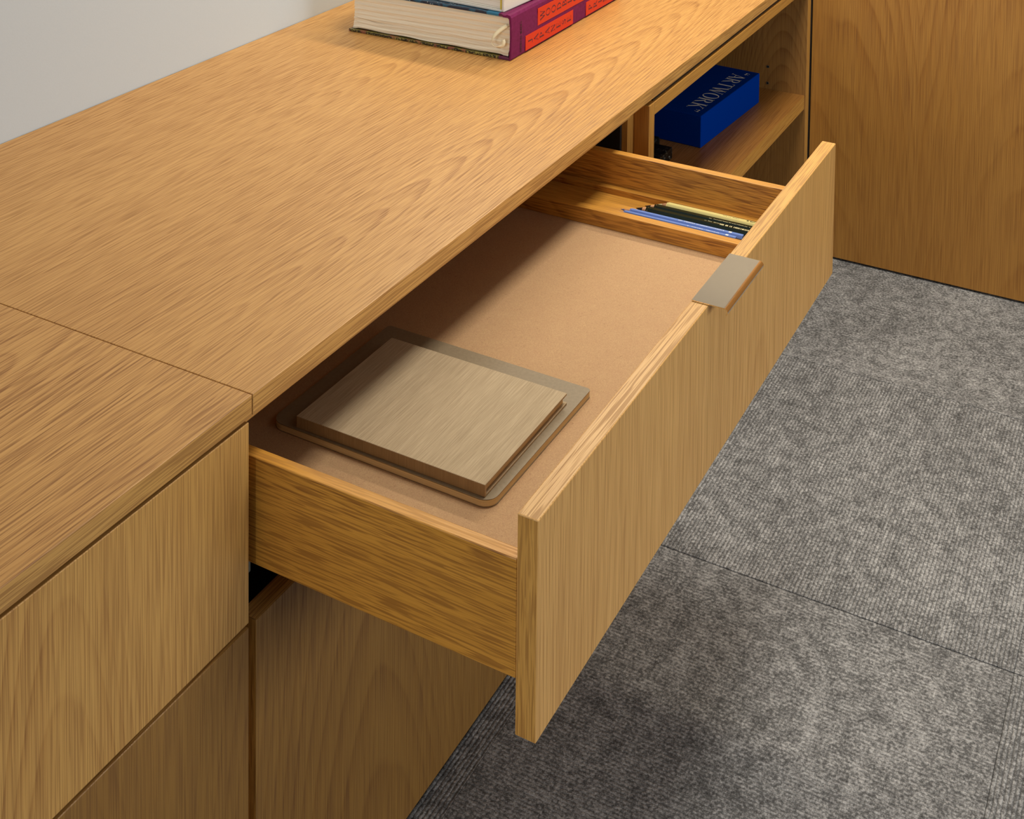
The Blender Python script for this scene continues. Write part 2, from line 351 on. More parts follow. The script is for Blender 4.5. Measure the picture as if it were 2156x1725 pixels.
# the drawer (box floor) with its parts one level down
DY0, DY1 = -0.2849, -0.2659
dr = part('drawer', c2, [(0.0186, 0.8076, DY1, 0.245, -0.1400, -0.1334)], [M['sideq']])
LW = {'x': 0, 'z': 1, 'y': 0}
part('drawer_side', c2, [(0.0055, 0.0184, DY1, 0.258, -0.1620, -0.0618, LW)], [M['side'], M['sideq']], parent=dr, bev=0.0009)
part('drawer_side', c2, [(0.8078, 0.8216, DY1, 0.258, -0.1620, -0.0618, LW)], [M['side'], M['sideq']], parent=dr, bev=0.0009)
part('drawer_back', c2, [(0.0186, 0.8076, 0.245, 0.258, -0.1620, -0.0618)], [M['frame']], parent=dr)
part('drawer_lining', c2, [(0.0188, 0.8074, DY1 + .0003, 0.2448, -0.1334, -0.1304)], [M['kraft']], parent=dr, bev=0.0003)
part('drawer_front', c2, [(0.0055, 0.9078, DY0, DY1, -0.2094, -0.0232, F)], [M['dfront'], M['endz'], M['edge']], parent=dr, bev=0.0009)
# pull: bent sheet, profile in the YZ plane, extruded along X
def extrude_profile(bm, pts, x0, x1):
    a = [bm.verts.new((x0, y, z)) for y, z in pts]; b = [bm.verts.new((x1, y, z)) for y, z in pts]
    n = len(pts)
    for i in range(n):
        j = (i + 1) % n
        bm.faces.new((a[i], a[j], b[j], b[i]))
    bm.faces.new(a[::-1]); bm.faces.new(b)
hx0, hx1 = 0.3945, 0.5155; yo = -0.3065; ztp = -0.0216; th = 0.0012; R = 0.0045
top = [(DY1 - .0006, ztp)]; bot = [(DY1 - .0006, ztp - th)]
outer, inner = [], []
for k in range(13):
    a = math.pi * 0.5 + (math.pi * 0.78) * k / 12
    outer.append((yo + R + R * math.cos(a), ztp - R + R * math.sin(a)))
    inner.append((yo + R + (R - th) * math.cos(a), ztp - R + (R - th) * math.sin(a)))
bm = bmesh.new(); extrude_profile(bm, top + outer + inner[::-1] + bot, hx0, hx1)
bmesh.ops.recalc_face_normals(bm, faces=bm.faces)
hd = link('drawer_pull', bm, [M['nickel']], dr, tuple(c2.location)); hd['label'] = 'polished nickel edge pull'

# ------------------------------------------------------------------ right shelf unit
c3 = root('shelf_cabinet', (1.36, 0.33, ZF), 'open oak shelf cabinet in the corner holding the blue box', 'cabinet')
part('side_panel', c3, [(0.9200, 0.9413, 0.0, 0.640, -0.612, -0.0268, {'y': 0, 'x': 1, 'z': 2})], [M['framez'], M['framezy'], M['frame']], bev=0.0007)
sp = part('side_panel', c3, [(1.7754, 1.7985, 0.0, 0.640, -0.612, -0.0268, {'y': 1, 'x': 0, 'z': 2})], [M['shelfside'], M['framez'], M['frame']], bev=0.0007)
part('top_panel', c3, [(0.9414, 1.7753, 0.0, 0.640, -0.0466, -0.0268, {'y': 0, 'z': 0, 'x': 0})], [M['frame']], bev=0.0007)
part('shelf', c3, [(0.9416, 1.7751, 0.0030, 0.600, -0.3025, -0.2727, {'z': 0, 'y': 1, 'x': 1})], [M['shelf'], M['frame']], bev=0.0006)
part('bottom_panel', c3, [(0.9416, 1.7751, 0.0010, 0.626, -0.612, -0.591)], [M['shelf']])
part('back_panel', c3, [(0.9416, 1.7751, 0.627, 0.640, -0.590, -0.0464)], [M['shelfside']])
part('gap_shade_strip', c3, [(0.9450, 1.7950, 0.0045, 0.640, -0.0266, -0.0197)], [M['black']], bev=0)  # black strip painting the shade in the gap under the worktop
for zz in (-0.2253, -0.2605):
    for yy in (0.0822, 0.50):
        bm = bmesh.new()
        # a drilled shelf-pin socket: thin dark ring and a recessed bore
        ro, ri, n = 0.0030, 0.0020, 14
        V = [[bm.verts.new((x, yy + r * math.cos(2 * math.pi * k / n), zz + r * math.sin(2 * math.pi * k / n))) for k in range(n)]
             for x, r in ((1.7753, ro), (1.7748, ro), (1.7748, ri), (1.77535, ri * 0.98))]
        for a in range(3):
            for k in range(n):
                f = bm.faces.new((V[a][k], V[a][(k + 1) % n], V[a + 1][(k + 1) % n], V[a + 1][k])); f.material_index = 1 if a == 2 else 0
        f = bm.faces.new(V[3]); f.material_index = 1
        o = link('shelf_pin_hole', bm, [M['runner'], M['black']], sp, tuple(c3.location))

# ------------------------------------------------------------------ tall cabinet at the right
c4 = root('tall_cabinet', (2.1, -0.6, ZF), 'tall oak cabinet at the right standing at right angles to the worktop', 'cabinet')
part('door', c4, [(1.8030, 1.8225, -0.905, -0.0025, -0.6155, 1.30, {'x': 0, 'y': 1, 'z': 1})], [M['tall'], M['edge']], bev=0.0007)
part('door', c4, [(1.8030, 1.8225, -1.812, -0.908, -0.6155, 1.30, {'x': 0, 'y': 1, 'z': 1})], [M['tall'], M['edge']], bev=0.0007)
part('body', c4, [(1.8235, 2.44, -1.812, -0.0025, -0.600, 1.30)], [M['tall']])
part('seam_shade_strip', c4, [(1.7988, 1.8400, -0.0012, 0.050, -0.6155, -0.0200)], [M['black']], bev=0)  # black strip added to paint the dark seam beside the door
part('plinth', c4, [(1.8800, 2.44, -1.80, -0.010, -0.6195, -0.6005)], [M['black']])

# ------------------------------------------------------------------ lettering: small serif alphabet built from flat strokes
def _thick(p, q, wd):
    dx, dy = q[0] - p[0], q[1] - p[1]; L = math.hypot(dx, dy) or 1
    nx, ny = -dy / L * wd / 2, dx / L * wd / 2
    return [(p[0] + nx, p[1] + ny), (q[0] + nx, q[1] + ny), (q[0] - nx, q[1] - ny), (p[0] - nx, p[1] - ny)]
def _hs(p, q, wd):   # stroke with horizontal ends
    return [(p[0] - wd / 2, p[1]), (p[0] + wd / 2, p[1]), (q[0] + wd / 2, q[1]), (q[0] - wd / 2, q[1])]
def _ring(cx, cy, rx, ry, tx, ty, a0, a1, n=16):
    out = []
    for k in range(n):
        a = math.radians(a0 + (a1 - a0) * k / n); b = math.radians(a0 + (a1 - a0) * (k + 1) / n)
        out.append([(cx + rx * math.cos(a), cy + ry * math.sin(a)), (cx + rx * math.cos(b), cy + ry * math.sin(b)),
                    (cx + (rx - tx) * math.cos(b), cy + (ry - ty) * math.sin(b)), (cx + (rx - tx) * math.cos(a), cy + (ry - ty) * math.sin(a))])
    return out
T, S_, SF = 0.14, 0.05, 0.035
def _serif(x, y, w=0.26): return [(x - w / 2, y), (x + w / 2, y), (x + w / 2, y + (SF if y < .5 else -SF)), (x - w / 2, y + (SF if y < .5 else -SF))]
def glyph(ch):
    if ch == 'A': return [_hs((.08, 0), (.37, 1), S_), _hs((.66, 0), (.37, 1), T), _thick((.17, .33), (.56, .33), S_), _serif(.08, 0, .2), _serif(.66, 0, .26)], .74
    if ch == 'R': return [_hs((.13, 0), (.13, 1), T), _serif(.13, 0), _serif(.13, 1)] + _ring(.3, .75, .28, .25, T, S_, -90, 90) + [[(.13, 1), (.3, 1), (.3, .95), (.13, .95)], [(.13, .55), (.3, .55), (.3, .5), (.13, .5)], _hs((.66, 0), (.34, .52), T), _serif(.68, 0, .2)], .78
    if ch == 'P': return [_hs((.13, 0), (.13, 1), T), _serif(.13, 0), _serif(.13, 1)] + _ring(.3, .73, .3, .27, T, S_, -90, 90) + [[(.13, 1), (.3, 1), (.3, .95), (.13, .95)], [(.13, .51), (.3, .51), (.3, .46), (.13, .46)]], .64
    if ch == 'B': return [_hs((.13, 0), (.13, 1), T), _serif(.13, 0), _serif(.13, 1)] + _ring(.3, .755, .26, .245, T, S_, -90, 90) + _ring(.3, .26, .31, .26, T, S_, -90, 90) + [[(.13, 1), (.3, 1), (.3, .95), (.13, .95)], [(.13, .54), (.3, .54), (.3, .49), (.13, .49)], [(.13, .05), (.3, .05), (.3, 0), (.13, 0)]], .66
    if ch == 'D': return [_hs((.13, 0), (.13, 1), T), _serif(.13, 0), _serif(.13, 1)] + _ring(.3, .5, .42, .5, T, S_, -90, 90) + [[(.13, 1), (.3, 1), (.3, .95), (.13, .95)], [(.13, .05), (.3, .05), (.3, 0), (.13, 0)]], .78
    if ch == 'T': return [_hs((.34, 0), (.34, 1), T), _serif(.34, 0), [(0, 1), (.68, 1), (.68, .95), (0, .95)], [(0, 1), (.04, 1), (.02, .78), (0, .78)], [(.68, 1), (.64, 1), (.66, .78), (.68, .78)]], .68
    if ch == 'W': return [_hs((.1, 1), (.34, 0), T), _hs((.34, 0), (.52, 1), S_), _hs((.5, 1), (.74, 0), T), _hs((.74, 0), (.95, 1), S_), _serif(.1, 1), _serif(.52, 1), _serif(.95, 1, .2)], 1.04
    if ch == 'O': return _ring(.4, .5, .4, .52, T, .05, 0, 360, 28), .8
    if ch == 'C': return _ring(.4, .5, .4, .52, T, .05, 50, 310, 24) + [[(.64, .88), (.68, .9), (.68, .68), (.65, .68)]], .74
    if ch == 'K': return [_hs((.13, 0), (.13, 1), T), _serif(.13, 0), _serif(.13, 1), _hs((.2, .42), (.58, 1), S_), _hs((.64, 0), (.3, .58), T), _serif(.58, 1, .22), _serif(.66, 0, .24)], .78
    if ch == 'J': return [_hs((.3, .15), (.3, 1), T), _serif(.3, 1)] + _ring(.15, .15, .22, .2, .1, .06, -150, 0, 8), .45
    if ch == 'N': return [_hs((.1, 0), (.1, 1), S_), _hs((.12, 1), (.6, 0), T), _hs((.64, 0), (.64, 1), S_), _serif(.1, 0, .2), _serif(.08, 1, .2), _serif(.64, 1, .2)], .74
    if ch == 'M': return [_hs((.1, 0), (.12, 1), S_), _hs((.14, 1), (.42, 0), T), _hs((.42, 0), (.7, 1), S_), _hs((.74, 0), (.74, 1), T), _serif(.1, 0, .2), _serif(.74, 0), _serif(.74, 1, .24), _serif(.12, 1, .2)], .88
    if ch == 'E': return [_hs((.13, 0), (.13, 1), T), [(0, 1), (.54, 1), (.54, .95), (0, .95)], [(0, .05), (.58, .05), (.58, 0), (0, 0)], [(.13, .54), (.44, .54), (.44, .49), (.13, .49)], [(.51, 1), (.54, 1), (.54, .78), (.52, .78)], [(.55, 0), (.58, 0), (.58, .24), (.565, .24)], [(.42, .62), (.44, .62), (.44, .41), (.42, .41)]], .62
    if ch == 'L': return [_hs((.13, 0), (.13, 1), T), _serif(.13, 1), [(0, .05), (.56, .05), (.56, 0), (0, 0)], [(.53, 0), (.56, 0), (.56, .24), (.545, .24)]], .6
    if ch == 'I': return [_hs((.13, 0), (.13, 1), T), _serif(.13, 0), _serif(.13, 1)], .28
    if ch == 'S':
        pts = [(.47, .8), (.36, .95), (.2, .95), (.09, .8), (.12, .64), (.26, .54), (.4, .44), (.48, .28), (.42, .1), (.26, .03), (.1, .08), (.04, .24)]
        wd = [.05, .06, .07, .1, .13, .15, .15, .13, .1, .07, .06, .05]
        return [_thick(pts[i], pts[i + 1], wd[i]) for i in range(len(pts) - 1)] + [[(.46, .98), (.49, .98), (.49, .72), (.46, .72)], [(.02, .02), (.05, .02), (.05, .28), (.02, .28)]], .54
    if ch in '\u201c\u201d':
        out = []
        for dx in (0, .2):
            if ch == '\u201c': out += _ring(.09 + dx, .78, .07, .07, .069, .069, 0, 360, 8) + [[(.03 + dx, .8), (.07 + dx, .84), (.15 + dx, 1.0), (.12 + dx, 1.0)]]
            else: out += _ring(.09 + dx, .92, .07, .07, .069, .069, 0, 360, 8) + [[(.15 + dx, .9), (.11 + dx, .86), (.03 + dx, .7), (.06 + dx, .7)]]
        return out, .4
    return [], .4
def text_mesh(bm, s, size, org, right, up, squeeze=1.0, track=0.06, boldness=1.0):
    x = 0.0
    org, right, up = Vector(org), Vector(right), Vector(up)
    for ch in s:
        polys, wd = glyph(ch)
        for p in polys:
            vs = [bm.verts.new(org + right * ((x + a * squeeze) * size) + up * (b * size)) for a, b in p]
            try: bm.faces.new(vs)
            except ValueError: pass
        x += (wd + track) * squeeze
    return x * size
def text_width(s, squeeze, track): return sum((glyph(c)[1] + track) * squeeze for c in s)

# ------------------------------------------------------------------ blue box on the shelf
ang = math.radians(-3.6)
bx = root('storage_box', (1.3950, 0.0900, -0.2727), 'deep blue box lettered \u201cARTWORK\u201d on the shelf', 'box', rz=ang)
N = NT('blue_cloth'); v = N.obj(); f = N.noise(v, 700, 2, 0.6)
c = N.mix(f, (0.0004, 0.024, 0.22), (0.0008, 0.040, 0.33)); N.bump(f, 0.1, 0.0003); M['blue'] = N.done(c, 0.8, spec=0.0)
M['silver'] = plain('silver_foil', (0.70, 0.78, 0.80), 0.5, 0.0, noise=0.05)
def lbox(name, rt, boxes, mats, bev=0.0006, parent=None):
    bm = bmesh.new()
    for b in boxes: box(bm, *b[:6], bev=bev, mats=(b[6] if len(b) > 6 else None))
    return link(name, bm, mats, parent or rt, (0, 0, 0))
lbox('box_body', bx, [(0, 0.292, 0, 0.165, 0, 0.0612)], [M['blue']], bev=0.0016)
bm = bmesh.new()
s = '\u201cARTWORK\u201d'; size = 0.0315; sq = 0.2645 / (text_width(s, 1, .06) * size)
text_mesh(bm, s, size, (0.2765, 0.0450, 0.06135), (-1, 0, 0), (0, -1, 0), squeeze=sq, track=.06)
for f in bm.faces: f.normal_update()
for f in list(bm.faces):
    if f.normal.z < 0: f.normal_flip()
link('lettering', bm, [M['silver']], bx, (0, 0, 0))

# black marble block beside it
N = NT('black_marble'); v = N.obj(); nn = N.noise(v, 34, 4, 0.7, 1.5)
vein = N.math('SUBTRACT', 1.0, N.mapr(N.math('ABSOLUTE', N.math('SUBTRACT', nn, 0.5)), 0.0, 0.010, 0.0, 1.0))
vein = N.math('MULTIPLY', vein, N.mapr(N.noise(v, 60, 2), 0.45, 0.6, 0, 1), clamp=True)
M['marble'] = N.done(N.mix(vein, (0.004, 0.004, 0.003), (0.30, 0.30, 0.26)), 0.42, spec=0.2)
mb = root('marble_block', (1.27, 0.15, -0.2727), 'stepped black marble block with white veins beside the blue box', 'ornament')
part('block', mb, [(1.215, 1.325, 0.118, 0.215, -0.2727, -0.2507)], [M['marble']], bev=0.003)
part('block', mb, [(1.330, 1.372, 0.162, 0.235, -0.2727, -0.2560)], [M['marble']], bev=0.003)
part('block_bridge', mb, [(1.320, 1.335, 0.170, 0.205, -0.2727, -0.262)], [M['marble']], bev=0.001)

# ------------------------------------------------------------------ books on the worktop
def mat_pages(name, axis_along='Y', lines=70.0, wave=1.0, col=(0.88, 0.79, 0.60)):
    N = NT(name); v = N.obj(); s = N.sep(v)
    al = s['XYZ'.index(axis_along)]
    wz = N.math('ADD', s[2], N.math('MULTIPLY', N.math('SUBTRACT', N.noise(N.comb(N.math('MULTIPLY', al, 7.0), N.math('MULTIPLY', s[2], 6.0), 0.0), 1.0, 1.0), 0.5), 0.016 * wave))
    wz = N.math('ADD', wz, N.math('MULTIPLY', N.math('SINE', N.math('MULTIPLY', al, 52.0)), 0.0008 * wave))
    n1 = N.noise(N.comb(N.math('MULTIPLY', al, 1.2), N.math('MULTIPLY', wz, lines * 3.0), 0.0), 1.0, 1.0, 0.5)
    n2 = N.noise(N.comb(N.math('MULTIPLY', al, 2.0), N.math('MULTIPLY', wz, lines * 22), 4.0), 1.0, 1.0, 0.5)
    n3 = N.noise(N.comb(N.math('MULTIPLY', al, 4.0), N.math('MULTIPLY', wz, lines * 1.5), 9.0), 1.0, 1.0, 0.5)
    dk = N.math('SUBTRACT', 1.0, N.mapr(N.math('ABSOLUTE', N.math('SUBTRACT', n1, 0.5)), 0.0, 0.016, 0.0, 1.0), clamp=True)
    dk = N.math('MULTIPLY', dk, N.mapr(n3, 0.35, 0.6, 0.10, 1.0))
    c = N.mix(N.math('MULTIPLY', dk, 0.6), col, (0.33, 0.26, 0.16))
    c = N.mix(N.mapr(n2, 0.4, 0.7, 0, 0.05), c, (0.55, 0.46, 0.32))
    N.bump(N.math('SUBTRACT', n2, N.math('MULTIPLY', dk, 1.5)), 0.2, 0.0005)
    return N.done(c, 0.75)
M['pages'] = mat_pages('art_book_pages')
M['pages2'] = mat_pages('white_book_pages', lines=60.0, wave=0.4, col=(0.84, 0.81, 0.72))

B0 = (0.9265, 0.2409, 0.0)
bk = root('art_book', B0, 'thick art book with plum spine and red title panels lying on the worktop', 'book')
def rel(x, y, z): return (x - B0[0], y - B0[1], z - B0[2])
# cover colours change along Y away from the spine
def cover_mat(name, dark, light, joint, patch, specks, scale):
    N = NT(name); v = N.obj(); s = N.sep(v)
    wv = N.n('ShaderNodeTexWave'); N.link(v, wv.inputs['Vector']); wv.inputs['Scale'].default_value = scale
    wv.inputs['Distortion'].default_value = 9.0; wv.inputs['Detail'].default_value = 3.0; wv.inputs['Detail Scale'].default_value = 1.4
    c = N.mix(N.mapr(wv.outputs['Fac'], 0.25, 0.75, 0, 1), dark, light)
    if specks:
        vo = N.n('ShaderNodeTexVoronoi'); N.link(v, vo.inputs['Vector']); vo.inputs['Scale'].default_value = 210
        sp_ = N.math('MULTIPLY', N.mapr(vo.outputs['Distance'], 0.12, 0.22, 1, 0), N.mapr(N.noise(v, 45, 2), 0.5, 0.58, 0, 1))
        c = N.mix(N.math('MAXIMUM', sp_, 0.0), c, (0.75, 0.78, 0.74))
    else:
        c = N.mix(N.mapr(N.noise(v, 55, 2), 0.56, 0.62, 0, 0.7), c, (0.30, 0.09, 0.05))
    edge = N.math('ADD', s[1], N.math('MULTIPLY', N.math('SUBTRACT', N.noise(v, 40, 2), 0.5), 0.006))
    if patch: c = N.mix(N.math('LESS_THAN', edge, 0.047), c, patch)
    c = N.mix(N.math('LESS_THAN', s[1], joint), c, (0.115, 0.012, 0.055))
    return N.done(c, 0.42)
M['cov_top'] = cover_mat('night_sky_cover', (0.006, 0.014, 0.035), (0.010, 0.075, 0.135), 0.0235, (0.012, 0.15, 0.27), True, 26)
M['cov_bot'] = cover_mat('olive_pattern_cover', (0.014, 0.008, 0.003), (0.30, 0.25, 0.05), 0.0225, None, False, 130)
N = NT('plum_cloth'); v = N.obj(); f = N.noise(v, 160, 3, 0.6)
M['plum'] = N.done(N.mix(N.mapr(f, 0.3, 0.7, 0, 1), (0.13, 0.008, 0.055), (0.18, 0.013, 0.085)), 0.7, spec=0.2)
M['red'] = plain('red_panel', (0.62, 0.022, 0.006), 0.45, noise=0.06)
M['plumink'] = plain('plum_ink', (0.085, 0.008, 0.035), 0.5, noise=0.05)
M['ink'] = plain('dark_ink', (0.012, 0.004, 0.008), 0.5, noise=0.05)
Lb, Wb, Tb = 0.430, 0.316, 0.0737
lbox('cover_board', bk, [(0, Lb, 0.0040, Wb, 0, 0.0045)], [M['cov_bot']], bev=0.0010)
lbox('cover_board', bk, [(0, Lb, 0.0160, Wb, Tb - 0.0045, Tb)], [M['cov_top']], bev=0.0010)
# page block: sagging sheets, head face slightly wavy
bm = bmesh.new()
ny, nz = 60, 24
px0, px1, py0, py1, pz0, pz1 = 0.0048, Lb - 0.0045, 0.0062, Wb - 0.0060, 0.0047, Tb - 0.0047
def sag(y):
    t = (y - py0) / (py1 - py0)
    return (0.0010 + 0.0012 * math.sin(t * 11.0 + 0.8) ** 2) * (1 if .04 < t < .97 else 0.4)
G = {}
for side, xx in ((0, px0), (1, px1)):
    for i in range(ny + 1):
        y = py0 + (py1 - py0) * i / ny
        for k in range(nz + 1):
            t = k / nz
            zz = pz0 + sag(y) * (1 - t) + (pz1 - pz0) * t - sag(y) * (1 - t) * 0
            dxw = 0.0007 * math.sin(k * 2.1 + y * 30) + 0.0005 * math.sin(k * 5.3)
            yy = y
            if i == 0: yy = y + 0.0035 * (1 - math.cos((t - .5) * math.pi * 1.0)) - 0.0015
            if i == ny: yy = y - 0.003 * math.sin(t * math.pi) + 0.0006 * math.sin(k * 3.0)
            G[side, i, k] = bm.verts.new((xx + (dxw if side == 0 else 0), yy, min(zz, pz1)))
for i in range(ny):
    for k in range(nz):
        bm.faces.new((G[0, i, k], G[0, i, k + 1], G[0, i + 1, k + 1], G[0, i + 1, k]))
        bm.faces.new((G[1, i, k], G[1, i + 1, k], G[1, i + 1, k + 1], G[1, i, k + 1]))
    for k, kk in ((0, 0), (nz, 1)):
        q = (G[0, i, k], G[0, i + 1, k], G[1, i + 1, k], G[1, i, k]); bm.faces.new(q if kk == 0 else q[::-1])
for k in range(nz):
    for i, kk in ((0, 0), (ny, 1)):
        q = (G[0, i, k], G[1, i, k], G[1, i, k + 1], G[0, i, k + 1]); bm.faces.new(q if kk == 0 else q[::-1])
bmesh.ops.recalc_face_normals(bm, faces=bm.faces)
link('page_block', bm, [M['pages']], bk, (0, 0, 0))
# cloth spine: profile in YZ (joint over the top board, rounded back, tucked under)
pr = [(0.0236, Tb + 0.0004), (0.0190, Tb + 0.0004), (0.0150, Tb - 0.0012), (0.0115, Tb - 0.0014), (0.0080, Tb + 0.0002), (0.0030, Tb - 0.0006),
      (0.0006, Tb - 0.0045), (-0.0002, Tb - 0.020), (-0.0006, Tb * 0.5), (-0.0002, 0.018), (0.0004, 0.003), (0.0022, 0.0003), (0.0040, 0.0003),
      (0.0040, 0.0016), (0.0034, 0.0040), (0.0030, 0.018), (0.0026, Tb * 0.5), (0.0030, Tb - 0.020), (0.0040, Tb - 0.0070), (0.0068, Tb - 0.0046), (0.0160, Tb - 0.0046), (0.0160, Tb - 0.0010), (0.0190, Tb + 0.00005), (0.0236, Tb + 0.00005)]
bm = bmesh.new(); extrude_profile(bm, pr, -0.0004, Lb + 0.0004); bmesh.ops.recalc_face_normals(bm, faces=bm.faces)
spn = link('spine', bm, [M['plum']], bk, (0, 0, 0)); spn['label'] = 'plum cloth spine with red title panels'
def panel(x0, x1, z0, z1):
    bm = bmesh.new(); box(bm, x0 - B0[0], x1 - B0[0], -0.0011, -0.0004, z0, z1, bev=0)
    link('title_panel', bm, [M['red']], spn, (0, 0, 0))
panel(0.9735, 1.1500, 0.0040, 0.0283); panel(1.0160, 1.2180, 0.0348, 0.0632); panel(1.2030, 1.3420, 0.0040, 0.0283)
def stacked(s, x0, zc, pitch, size):
    bm = bmesh.new()
    for i, ch in enumerate(s):
        wd = glyph(ch)[1] * size * 1.05
        text_mesh(bm, ch, size, (x0 + i * pitch - B0[0] + size / 2, -0.00125, zc - wd / 2), (0, 0, 1), (-1, 0, 0), squeeze=1.05, track=0)
    link('title_lettering', bm, [M['plumink']], spn, (0, 0, 0))
stacked('JAPANESE', 0.9900, 0.0162, 0.0206, 0.0148)
stacked('WOODBLOCK', 1.0325, 0.0490, 0.0206, 0.0155)
stacked('PRINTS', 1.2210, 0.0162, 0.0206, 0.0148)
bm = bmesh.new()
for q in (-0.00014, 0.0, 0.00014): text_mesh(bm, 'ANDREAS MARKS', 0.0052, (0.9600 - B0[0] + q, -0.0011 + q * 0.05, 0.0060 + q), (0, 0, 1), (-1, 0, 0), squeeze=0.80, track=.26)
link('author_lettering', bm, [M['ink']], spn, (0, 0, 0))
# curled ribbon marker hanging from the head of the spine
N = NT('satin_ribbon'); M['ribbon'] = N.done(N.mix(N.noise(N.obj(), 400, 2), (0.78, 0.66, 0.40), (0.86, 0.76, 0.52)), 0.3)
bm = bmesh.new()
ctrl = [(0.0048, 0.0060, 0.0570, 0.15), (0.0010, 0.0120, 0.0540, 0.10), (-0.0040, 0.0200, 0.0470, 0.25), (-0.0075, 0.0270, 0.0385, 0.55),
        (-0.0085, 0.0300, 0.0300, 1.00), (-0.0075, 0.0270, 0.0235, 1.25), (-0.0055, 0.0200, 0.0215, 0.85), (-0.0035, 0.0135, 0.0245, 0.40),
        (-0.0025, 0.0115, 0.0300, 0.30), (-0.0015, 0.0140, 0.0350, 0.60)]
rpts = []
for k in range(len(ctrl) - 1):
    p0, p1, p2, p3 = (Vector(ctrl[max(0, min(len(ctrl) - 1, k + d))]) for d in (-1, 0, 1, 2))
    for q in range(5):
        t = q / 5
        rpts.append(0.5 * ((2 * p1) + (p2 - p0) * t + (2 * p0 - 5 * p1 + 4 * p2 - p3) * t * t + (3 * p1 - p0 - 3 * p2 + p3) * t ** 3))
prev = None
for k in range(len(rpts) - 1):
    p = rpts[k]; d = rpts[k + 1] - p
    tn = Vector((0, d[1], d[2])).normalized(); nrm = Vector((0, -tn.z, tn.y))
    wdir = (nrm * math.cos(p[3]) + Vector((1, 0, 0)) * math.sin(p[3])) * 0.0030
    c0 = Vector((p[0], p[1], p[2]))
    if k > 2: c0.x -= 0.0020
    A = bm.verts.new(c0 + wdir); Bv = bm.verts.new(c0 - wdir)
    if prev: bm.faces.new((prev[0], A, Bv, prev[1]))
    prev = (A, Bv)
o = link('ribbon_marker', bm, [M['ribbon']], bk, (0, 0, 0), smooth=True)
md = o.modifiers.new('thick', 'SOLIDIFY'); md.thickness = 0.0003
o['label'] = 'curled cream ribbon'

# upper book: white linen spine, yellow line at the joint
U0 = (0.9340, 0.2590, Tb + 0.0006)
ub = root('art_book', U0, 'white linen book with a thin yellow joint line on top of the plum book', 'book', rz=math.radians(-3.2))
N = NT('white_linen'); v = N.obj(); f = N.noise(v, 1300, 2, 0.6)
N.bump(f, 0.3, 0.0004); M['wlinen'] = N.done(N.mix(N.mapr(f, .3, .7, 0, 1), (0.62, 0.58, 0.50), (0.80, 0.77, 0.69)), 0.8)
M['yellow'] = plain('yellow_endpaper', (0.62, 0.50, 0.06), 0.5, noise=0.05)
Lu, Wu, Tu = 0.36, 0.285, 0.070
lbox('cover_board', ub, [(0, Lu, 0.0045, Wu, 0, 0.0035)], [M['wlinen']], bev=0.0008)
lbox('cover_board', ub, [(0, Lu, 0.0045, Wu, Tu - 0.0035, Tu)], [M['wlinen']], bev=0.0008)
lbox('page_block', ub, [(0.0040, Lu - 0.004, 0.0085, Wu - 0.005, 0.0036, Tu - 0.0036)], [M['pages2']], bev=0.0004)
lbox('endpaper', ub, [(0.0012, Lu - 0.0012, 0.0052, 0.0082, 0.0036, Tu - 0.0036)], [M['yellow']], bev=0.0003)
lbox('spine', ub, [(0, Lu, 0, 0.0048, 0, Tu)], [M['wlinen']], bev=0.0016)

# ------------------------------------------------------------------ notebook and linen book in the drawer
ZL = -0.1304
def rounded_rect(cx, cy, w_, h_, radii, n=8):
    """corner order: (-,-), (+,-), (+,+), (-,+)"""
    pts = []
    cs = [(-1, -1, 180), (1, -1, 270), (1, 1, 0), (-1, 1, 90)]
    for (sx, sy, a0), r in zip(cs, radii):
        ox, oy = cx + sx * (w_ / 2 - r), cy + sy * (h_ / 2 - r)
        for k in range(n + 1):
            a = math.radians(a0 + 90 * k / n); pts.append((ox + r * math.cos(a), oy + r * math.sin(a)))
    return pts
def slab(bm, pts, z0, z1, bev=0.0):
    a = [bm.verts.new((x, y, z0)) for x, y in pts]; b = [bm.verts.new((x, y, z1)) for x, y in pts]
    n = len(pts)
    for i in range(n): bm.faces.new((a[i], a[(i + 1) % n], b[(i + 1) % n], b[i]))
    f0 = bm.faces.new(a[::-1]); f1 = bm.faces.new(b)
    if bev:
        bmesh.ops.bevel(bm, geom=list(f0.edges) + list(f1.edges), offset=bev, segments=2, affect='EDGES', profile=0.5)
nb = root('notebook', (0.2415, -0.0420, ZL), 'large soft taupe notebook with rounded corners lying in the open drawer', 'notebook', rz=math.radians(-0.5))
N = NT('taupe_cover'); v = N.obj(); f = N.noise(v, 260, 3, 0.6)
N.bump(f, 0.12, 0.0004); M['taupe'] = N.done(N.mix(N.mapr(f, .3, .7, 0, 1), (0.225, 0.172, 0.100), (0.275, 0.212, 0.128)), 0.55)
N = NT('notebook_pages'); v = N.obj(); s = N.sep(v)
ln = N.noise(N.comb(N.math('MULTIPLY', N.math('ADD', s[0], s[1]), 6.0), 0.0, N.math('MULTIPLY', s[2], 1900.0)), 1.0, 2.0, 0.6)
M['npages'] = N.done(N.mix(N.mapr(ln, .35, .65, 0, 1), (0.56, 0.45, 0.24), (0.80, 0.68, 0.42)), 0.6)
Wn, Hn, Tn = 0.214, 0.2600, 0.0078
bm = bmesh.new(); slab(bm, rounded_rect(0, 0, Wn, Hn, (.014, .004, .004, .014)), 0.0, 0.0008, 0.0002)
link('cover', bm, [M['taupe']], nb)
bm = bmesh.new(); slab(bm, rounded_rect(0, 0, Wn, Hn, (.014, .004, .004, .014)), Tn - 0.0008, Tn, 0.0003)
link('cover', bm, [M['taupe']], nb)
bm = bmesh.new(); slab(bm, rounded_rect(-0.0006, 0, Wn - 0.0016, Hn - 0.0012, (.0135, .002, .002, .0135)), 0.00085, Tn - 0.0011)
